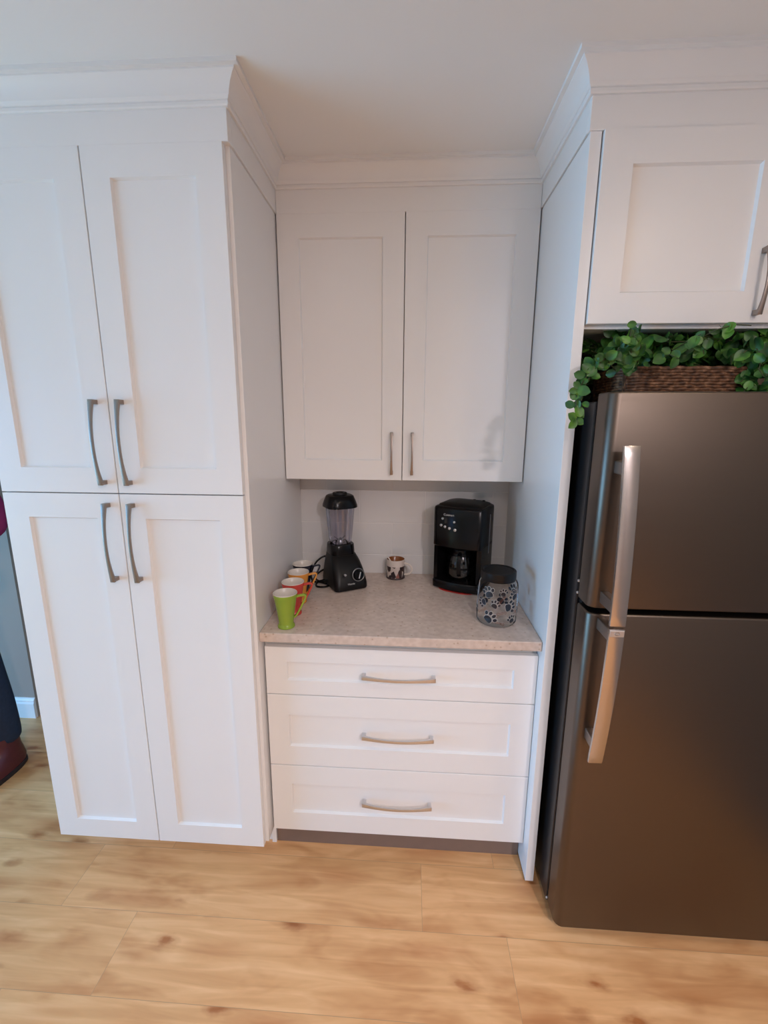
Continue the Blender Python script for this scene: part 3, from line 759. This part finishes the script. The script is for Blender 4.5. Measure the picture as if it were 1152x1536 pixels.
bm = bmesh.new(); bm_strap(bm, [(W2/2-.0008,.020,.315),(W2/2-.0008,.020,.150)], (0,1,0), .012, .003)
obj('side_shine', bm, mat('side_shine_grey', (.16,.16,.165), .3, noise=.1), CM, bev=.001)  # the vertical shine down the housing's side, painted as a grey strip
# carafe (lifts out)
CF = thing('coffee_carafe', 'glass carafe with black handle sitting in the coffee maker', 'carafe',
           (cmx+.022*math.sin(cma), cmy-.022*math.cos(cma), .9174+.037), cma)
bm = bmesh.new(); bm_lathe(bm, [(.001,.001),(.050,.000),(.056,.006),(.060,.030),(.059,.060),(.052,.092),(.042,.112),(.040,.120)], 40)
cb = obj('glass_body', bm, CARAFE, CF, smooth=60)
bm = bmesh.new(); bm_lathe(bm, [(.001,.138),(.030,.137),(.041,.130),(.043,.120),(.041,.113),(.0395,.113)], 36); obj('lid', bm, BLACK, CF, smooth=40)
bm = bmesh.new(); bm_lathe(bm, [(.0425,.104),(.0465,.104),(.0445,.116),(.0415,.116)], 36); bm_lathe(bm, [(.0598,.052),(.0612,.052),(.0612,.060),(.0598,.060)], 36)
obj('band', bm, BLACK, CF, smooth=40)
bm = bmesh.new(); bm_strap(bm, smoothpath([(0,-.042,.112),(0,-.062,.118),(0,-.078,.108),(0,-.082,.080),(0,-.076,.048),(0,-.062,.030)],4), (1,0,0), .016, .009)
h_ = obj('handle', bm, BLACK, CF, smooth=50, bev=.002); h_.rotation_euler = (0,0,math.radians(14))

# ------------------------------------------------------------------ paw print jar
J = thing('treat_jar', 'clear glass jar with black paw prints and black lid at the right counter edge', 'jar', (1.340,.186,.914))
bm = bmesh.new()
R0 = .0685
prj = [(.001,.003),(.055,.0015),(.064,.004),(R0,.012),(R0,.132),(.0665,.146),(.060,.157),(.054,.162),(.054,.176)]
bm_lathe(bm, prj, 56)
obj('glass_body', bm, GLASS, J, smooth=60)
bm = bmesh.new(); bm_lathe(bm, [(.050,.158),(.0585,.157),(.0595,.159),(.0595,.186),(.0575,.1885),(.052,.1885),(.050,.1865),(.001,.1865)], 56)
obj('lid', bm, BLACK_M, J, smooth=35)
def paw(bm, ang, z, s, rot, m1=0, outline=True):
    # main pad + four toes, laid on the cylinder
    def blob(u0, v0, a, b_, rr, lift, mi):
        ring = []; N = 18
        for k in range(N):
            t = 2*PI*k/N; x = a*math.cos(t); y = b_*math.sin(t)
            if a > .5: y -= .22*b_*math.cos(2*t)*(1 if math.sin(t) < 0 else 0)
            X = u0+x*math.cos(rr)-y*math.sin(rr); Y = v0+x*math.sin(rr)+y*math.cos(rr)
            U = s*(X*math.cos(rot)-Y*math.sin(rot)); Vv = s*(X*math.sin(rot)+Y*math.cos(rot))
            th = ang+U/R0; ring.append((( R0+lift)*math.cos(th), (R0+lift)*math.sin(th), z+Vv))
        vs = [bm.verts.new(p) for p in ring]; bm.faces.new(vs).material_index = mi
    parts = [(0,-.25,.70,.62,0),(-.88,.48,.27,.36,.45),(-.32,.92,.27,.38,.15),(.36,.92,.27,.38,-.15),(.92,.48,.27,.36,-.45)]
    for u0, v0, a, b_, rr in parts:
        if outline: blob(u0, v0, a+.05, b_+.05, rr, .0007, 1)
        blob(u0, v0, a, b_, rr, .0013, 0)
bm = bmesh.new()
F0 = -PI/2-.2      # direction facing the camera
for a, z, s, r in ((-.36,.034,.0205,-.65),(.62,.078,.0190,-1.35),(-.10,.084,.0140,-.45),(.80,.030,.0135,.35),(.90,.114,.0165,.6),(-.42,.122,.0185,.35),(-.72,.086,.0150,1.9),(.28,.128,.0120,-.2),
                   (1.60,.050,.018,.3),(2.2,.100,.019,-.4),(2.9,.050,.019,.8),(-1.30,.045,.016,.5),(-1.9,.105,.018,-.5),(-2.5,.050,.018,.1)):
    paw(bm, F0+a, z, s, r, outline=abs(a) < 1)
obj('paw_prints', bm, [mat('paw_print_black', (.018,.018,.025), .35, noise=.1), mat('paw_print_white', (.70,.66,.62), .5, noise=.04)], J)
bm = bmesh.new()
def bone(a, z, s, r):      # thin brown bone outlines between the paws
    base = [(-1.2,.25),(-1.5,.55),(-1.9,.4),(-1.85,0),(-1.9,-.4),(-1.5,-.55),(-1.2,-.25),(1.2,-.25),(1.5,-.55),(1.9,-.4),(1.85,0),(1.9,.4),(1.5,.55),(1.2,.25),(-1.2,.25)]
    pts = []
    for x, y in base:
        U = s*(x*math.cos(r)-y*math.sin(r)); Vv = s*(x*math.sin(r)+y*math.cos(r)); th = F0+a+U/R0
        pts.append(((R0+.0006)*math.cos(th), (R0+.0006)*math.sin(th), z+Vv))
    bm_tube(bm, pts, .0006, 5)
for a, z, s, r in ((.25,.056,.008,.2),(-.42,.058,.008,-.4),(.18,.012+.008,.008,-.3),(.22,.103,.008,.9),(-.85,.050,.008,.5),(.95,.060,.008,-.5)): bone(a, z, s, r)
obj('bone_prints', bm, mat('bone_print_brown', (.22,.06,.02), .4, noise=.1), J)

# ------------------------------------------------------------------ person at the left edge
def skinned(name, verts, edges, radii, m, parent=None, sub=2, root=0):
    me = bpy.data.meshes.new(name); me.from_pydata([Vector(v) for v in verts], edges, []); me.update()
    o = bpy.data.objects.new(name, me); C.objects.link(o)
    if parent: o.parent = parent
    o.modifiers.new('skin', 'SKIN'); 
    if not me.skin_vertices: me.attributes.new('skin', 'FLOAT', 'POINT')
    for i, r in enumerate(radii):
        r = r if isinstance(r, tuple) else (r, r); me.skin_vertices[0].data[i].radius = r; me.skin_vertices[0].data[i].use_root = (i == root)
    s = o.modifiers.new('sub', 'SUBSURF'); s.levels = sub; s.render_levels = sub
    o.modifiers['skin'].use_smooth_shade = True
    bpy.context.view_layer.update()
    me2 = bpy.data.meshes.new_from_object(o.evaluated_get(bpy.context.evaluated_depsgraph_get()))
    o.modifiers.clear(); o.data = me2; me2.materials.clear(); me2.materials.append(m)
    for p in me2.polygons: p.use_smooth = True
    return o
def chain(V_, E_, R_, pts, rads, start=None):
    prev = start
    for p, r in zip(pts, rads):
        V_.append(p); R_.append(r)
        if prev is not None: E_.append((prev, len(V_)-1))
        prev = len(V_)-1
    return prev
# local frame: x to the person's left ... the figure stands facing away towards -x; origin at the feet
PX, PY = -.858, .385
HU = thing('person', 'person in fuchsia top, navy jeans and burgundy boots, cut by the left edge', 'person', (PX,PY,0))
def lo(x, y, z): return (x, y, z)
# bare body: torso, head, neck, arms, legs, one surface
Vb, Eb, Rb = [], [], []
Vb.append((0-.05,0,.95)); Rb.append(.100)                     # pelvis root
ch = chain(Vb, Eb, Rb, [(-.05,0,1.08),(-.05,0,1.22),(-.055,0,1.34),(-.055,0,1.43),(-.065,0,1.50)], [.105,.115,.12,.07,.05], 0)
hd = chain(Vb, Eb, Rb, [(-.075,0,1.56),(-.085,0,1.62),(-.085,0,1.68)], [.084,.102,.086], ch)
hipR = chain(Vb, Eb, Rb, [(.000,-.015,.88),(.005,-.015,.70),(.028,-.008,.50),(.040,0,.28),(.040,.01,.09)], [.060,.052,.042,.042,.034], 0)
hipL = chain(Vb, Eb, Rb, [(-.14,.02,.88),(-.17,.02,.70),(-.18,.03,.50),(-.185,.05,.28),(-.185,.06,.09)], [.060,.052,.042,.042,.034], 0)
for s, hx, hy in ((1,.03,0.01),(-1,-.185,.06)):
    ft_ = hipR if s == 1 else hipL
    chain(Vb, Eb, Rb, [(hx,hy-.06,.045),(hx,hy-.13,.035)], [.036,.026], ft_)
def arm(s):
    sh = 3
    if s == 1: pts = [(.085,0,1.37),(.150,.01,1.27),(.165,.015,1.16),(.085,-.075,1.13),(.005,-.140,1.14),(-.035,-.165,1.14)]
    else: pts = [(-.195,0,1.37),(-.26,.01,1.26),(-.285,.02,1.13),(-.24,-.07,1.10),(-.17,-.15,1.13),(-.135,-.175,1.135)]
    e = chain(Vb, Eb, Rb, pts, [.050,.042,.038,.032,.024,(.014,.028)], sh)
    p = Vector(pts[-1]); d = (p-Vector(pts[-2])).normalized(); up = Vector((0,0,1))
    for k, L in enumerate((.060,.070,.066,.052)):
        o_ = up*(.024-.016*k)
        chain(Vb, Eb, Rb, [p+d*.030+o_, p+d*(.030+L*.45)+o_*1.1, p+d*(.030+L*.8)+o_*1.1+Vector((0,-.012,0))], [.0095,.0085,.007], e)
    chain(Vb, Eb, Rb, [p+up*.034+d*.006+Vector((0,-.01,0)), p+up*.052+d*.028+Vector((0,-.018,0))], [.011,.009], e)
arm(1); arm(-1)
body = skinned('body', Vb, Eb, Rb, SKIN, HU)
# face: features turned towards -x/-y (profile seen from the camera)
bm = bmesh.new()
def blobm(bm, c, r, sc=(1,1,1)):
    res_ = bmesh.ops.create_uvsphere(bm, u_segments=14, v_segments=10, radius=r)
    for v_ in res_['verts']: v_.co = Vector((v_.co.x*sc[0], v_.co.y*sc[1], v_.co.z*sc[2]))+Vector(c)
blobm(bm, (-.085,-.088,1.606), .014, (.7,1.2,1.3)); blobm(bm, (-.085,-.052,1.553), .030, (1.1,.8,.7)); blobm(bm, (-.004,.0,1.612), .018, (.4,.8,1.2)); blobm(bm, (-.166,0,1.612), .018, (.4,.8,1.2))
obj('face_features', bm, SKIN, HU, smooth=60)
bm = bmesh.new()
for dx in (-.03,.03): blobm(bm, (-.085+dx,-.074,1.628), .0115)
obj('eyes', bm, mat('eye_dark', (.05,.03,.02), .15, noise=.05), HU, smooth=60)
bm = bmesh.new(); blobm(bm, (-.085,-.079,1.578), .014, (1.5,.5,.35)); obj('mouth', bm, mat('lip_pink', (.42,.13,.11), .5, noise=.05), HU, smooth=60)
bm = bmesh.new(); blobm(bm, (-.085,.030,1.668), .098, (1.0,1.0,.95)); blobm(bm, (-.085,.055,1.58), .078, (1.1,.7,1.5))
obj('hair', bm, HAIR, HU, smooth=60)
# clothes
def cloth(name, pts_list, m, root=0):
    V_, E_, R_ = [], [], []
    for pts, rads, start in pts_list: chain(V_, E_, R_, pts, rads, start)
    return skinned(name, V_, E_, R_, m, HU, 2, root)
cloth('jeans', [([(-.06,0,.93),(-.055,0,.985)],[(.120,.100),(.110,.095)],None),
    ([(.000,-.015,.88),(.005,-.015,.70),(.028,-.008,.52),(.044,0,.34),(.046,.005,.20),(.046,.008,.13)],[.088,.074,.068,.068,.068,.066],0),
    ([(-.14,.02,.88),(-.17,.02,.70),(-.18,.03,.52),(-.185,.045,.34),(-.185,.055,.20),(-.185,.06,.13)],[.100,.092,.078,.074,.074,.070],0)], JEAN)
cloth('shirt_hem', [([(-.050,0,.865),(-.045,0,.90),(-.050,0,1.10)],[(.180,.145),(.182,.147),(.125,.110)],None)], SHIRT)
cloth('jacket', [([(-.05,0,.93),(-.05,0,1.14),(-.05,0,1.26),(-.055,0,1.37),(-.06,0,1.43)],[.130,.128,.138,.135,.075],None),
    ([(.090,0,1.37),(.155,.01,1.27),(.170,.015,1.155),(.095,-.070,1.125),(.020,-.130,1.14)],[.066,.060,.056,.046,.036],3),
    ([(-.20,0,1.37),(-.265,.01,1.26),(-.290,.02,1.125),(-.245,-.07,1.095),(-.18,-.145,1.13)],[.066,.060,.056,.046,.036],3)], FUCH)
def boot(cx, cy, rz):
    bm = bmesh.new(); rings = []
    for z, L0, L1, w in ((.020,-.175,.075,.048),(.045,-.178,.078,.050),(.070,-.150,.074,.047),(.090,-.105,.068,.044),(.115,-.062,.060,.043),(.150,-.052,.056,.044),(.185,-.054,.058,.047)):
        ring = []
        for k in range(28):
            a = 2*PI*k/28; c_, s_ = math.cos(a), math.sin(a)
            yy = (L0+L1)/2+(L1-L0)/2*(abs(s_)**.8)*(1 if s_ > 0 else -1); ring.append((w*(abs(c_)**.8)*(1 if c_ > 0 else -1), yy, z))
        rings.append(ring)
    bm_rings(bm, rings)
    b_ = obj('boot', bm, BOOT, HU, smooth=60, loc=(cx,cy,0), rot=(0,0,rz))
    bm = bmesh.new(); rings = []
    for z, e in ((0,0),(.004,.003),(.022,.003),(.024,0)):
        rings.append([((.049+e)*(abs(math.cos(a))**.8)*(1 if math.cos(a) > 0 else -1), -.05+(.126+e)*(abs(math.sin(a))**.8)*(1 if math.sin(a) > 0 else -1), z) for a in [2*PI*k/28 for k in range(28)]])
    bm_rings(bm, rings); obj('sole', bm, SOLE, b_, smooth=40)
boot(.050,-.005,math.radians(-4)); boot(-.185,.06,math.radians(6))

# ------------------------------------------------------------------ light
def area(name, loc, rot, sx, sy, power, col, spread=None):
    l = bpy.data.lights.new(name, 'AREA'); l.shape = 'RECTANGLE'; l.size = sx; l.size_y = sy; l.energy = power; l.color = col
    if spread: l.spread = spread
    o = bpy.data.objects.new(name, l); C.objects.link(o); o.location = loc; o.rotation_euler = rot; return o
def disk(name, loc, power, col):
    l = bpy.data.lights.new(name, 'AREA'); l.shape = 'DISK'; l.size = .16; l.energy = power; l.color = col
    o = bpy.data.objects.new(name, l); C.objects.link(o); o.location = loc; return o
D_ = math.radians
# daylight at the windows: sky light falling in, light from the lawn coming up; one recessed lamp; other ceiling and front lights are added fill
LIGHTS = [
 ('sky_left', 112, (.10,.39,1.0)), ('lawn_left', 36, (.58,.95,.55)), ('fill_front', .6, (.7,.85,1.0)),
 ('lamp_a', 15, (1,.89,.86)), ('fill_d', 5, (1,.80,.60)), ('fill_e', 1.5, (1,.86,.84)), ('fill_f', 52, (1,.90,.95)), ('world', .02, (1,1,1))]
LV = {n: (p, c) for n, p, c in LIGHTS}
area('sky_left', (-2.97,-1.15,1.1), (D_(0),-PI/2+D_(25),0), 1.85, 2.4, *LV['sky_left'])
area('lawn_left', (-2.96,-1.15,1.1), (0,-PI/2-D_(35),0), 1.85, 2.4, *LV['lawn_left'])
area('fill_front', (1.0,-4.48,1.52), (PI/2,0,0), 1.7, 1.1, *LV['fill_front'])  # added fill that lights all front-facing surfaces evenly
disk('lamp_a', (1.42,-2.05,ZC-.004), *LV['lamp_a']).data.spread = D_(150)
disk('fill_d', (2.1,-1.15,ZC-.004), *LV['fill_d'])  # added ceiling fill above the fridge side
disk('fill_e', (.6,-.9,ZC-.004), *LV['fill_e'])  # weak added ceiling fill near the pantry front
disk('fill_f', (2.1,-2.8,ZC-.004), *LV['fill_f'])  # added ceiling fill that brightens the right side and the alcove
w = bpy.data.worlds.new('World'); bpy.context.scene.world = w; w.use_nodes = True
bg = w.node_tree.nodes['Background']; sky = w.node_tree.nodes.new('ShaderNodeTexSky')
sky.sky_type = 'NISHITA'; sky.sun_disc = False; sky.sun_elevation = math.radians(35); sky.sun_rotation = math.radians(150)
w.node_tree.links.new(sky.outputs[0], bg.inputs[0]); bg.inputs[1].default_value = LV['world'][0]

# ------------------------------------------------------------------ camera
cd = bpy.data.cameras.new('Camera'); cam = bpy.data.objects.new('Camera', cd); C.objects.link(cam)
cd.sensor_fit = 'HORIZONTAL'; cd.sensor_width = 36; cd.lens = 662.378/1152*36; cd.clip_start = .02
R_ = Vector((.9982179787,.0593841351,.0058644292)); U_ = Vector((-.0178070482,.2026383225,.9790917318)); F_ = Vector((-.0569541576,.9774513977,-.2033346729))
mw = Matrix(((R_.x,U_.x,-F_.x,1.02786819),(R_.y,U_.y,-F_.y,-1.28446284),(R_.z,U_.z,-F_.z,1.60306749),(0,0,0,1)))
cam.matrix_world = mw
sc = bpy.context.scene; sc.camera = cam
sc.view_settings.view_transform = 'Standard'; sc.view_settings.look = 'None'; sc.view_settings.gamma = 1; sc.view_settings.use_curve_mapping = False
sc.view_settings.exposure = 0.03
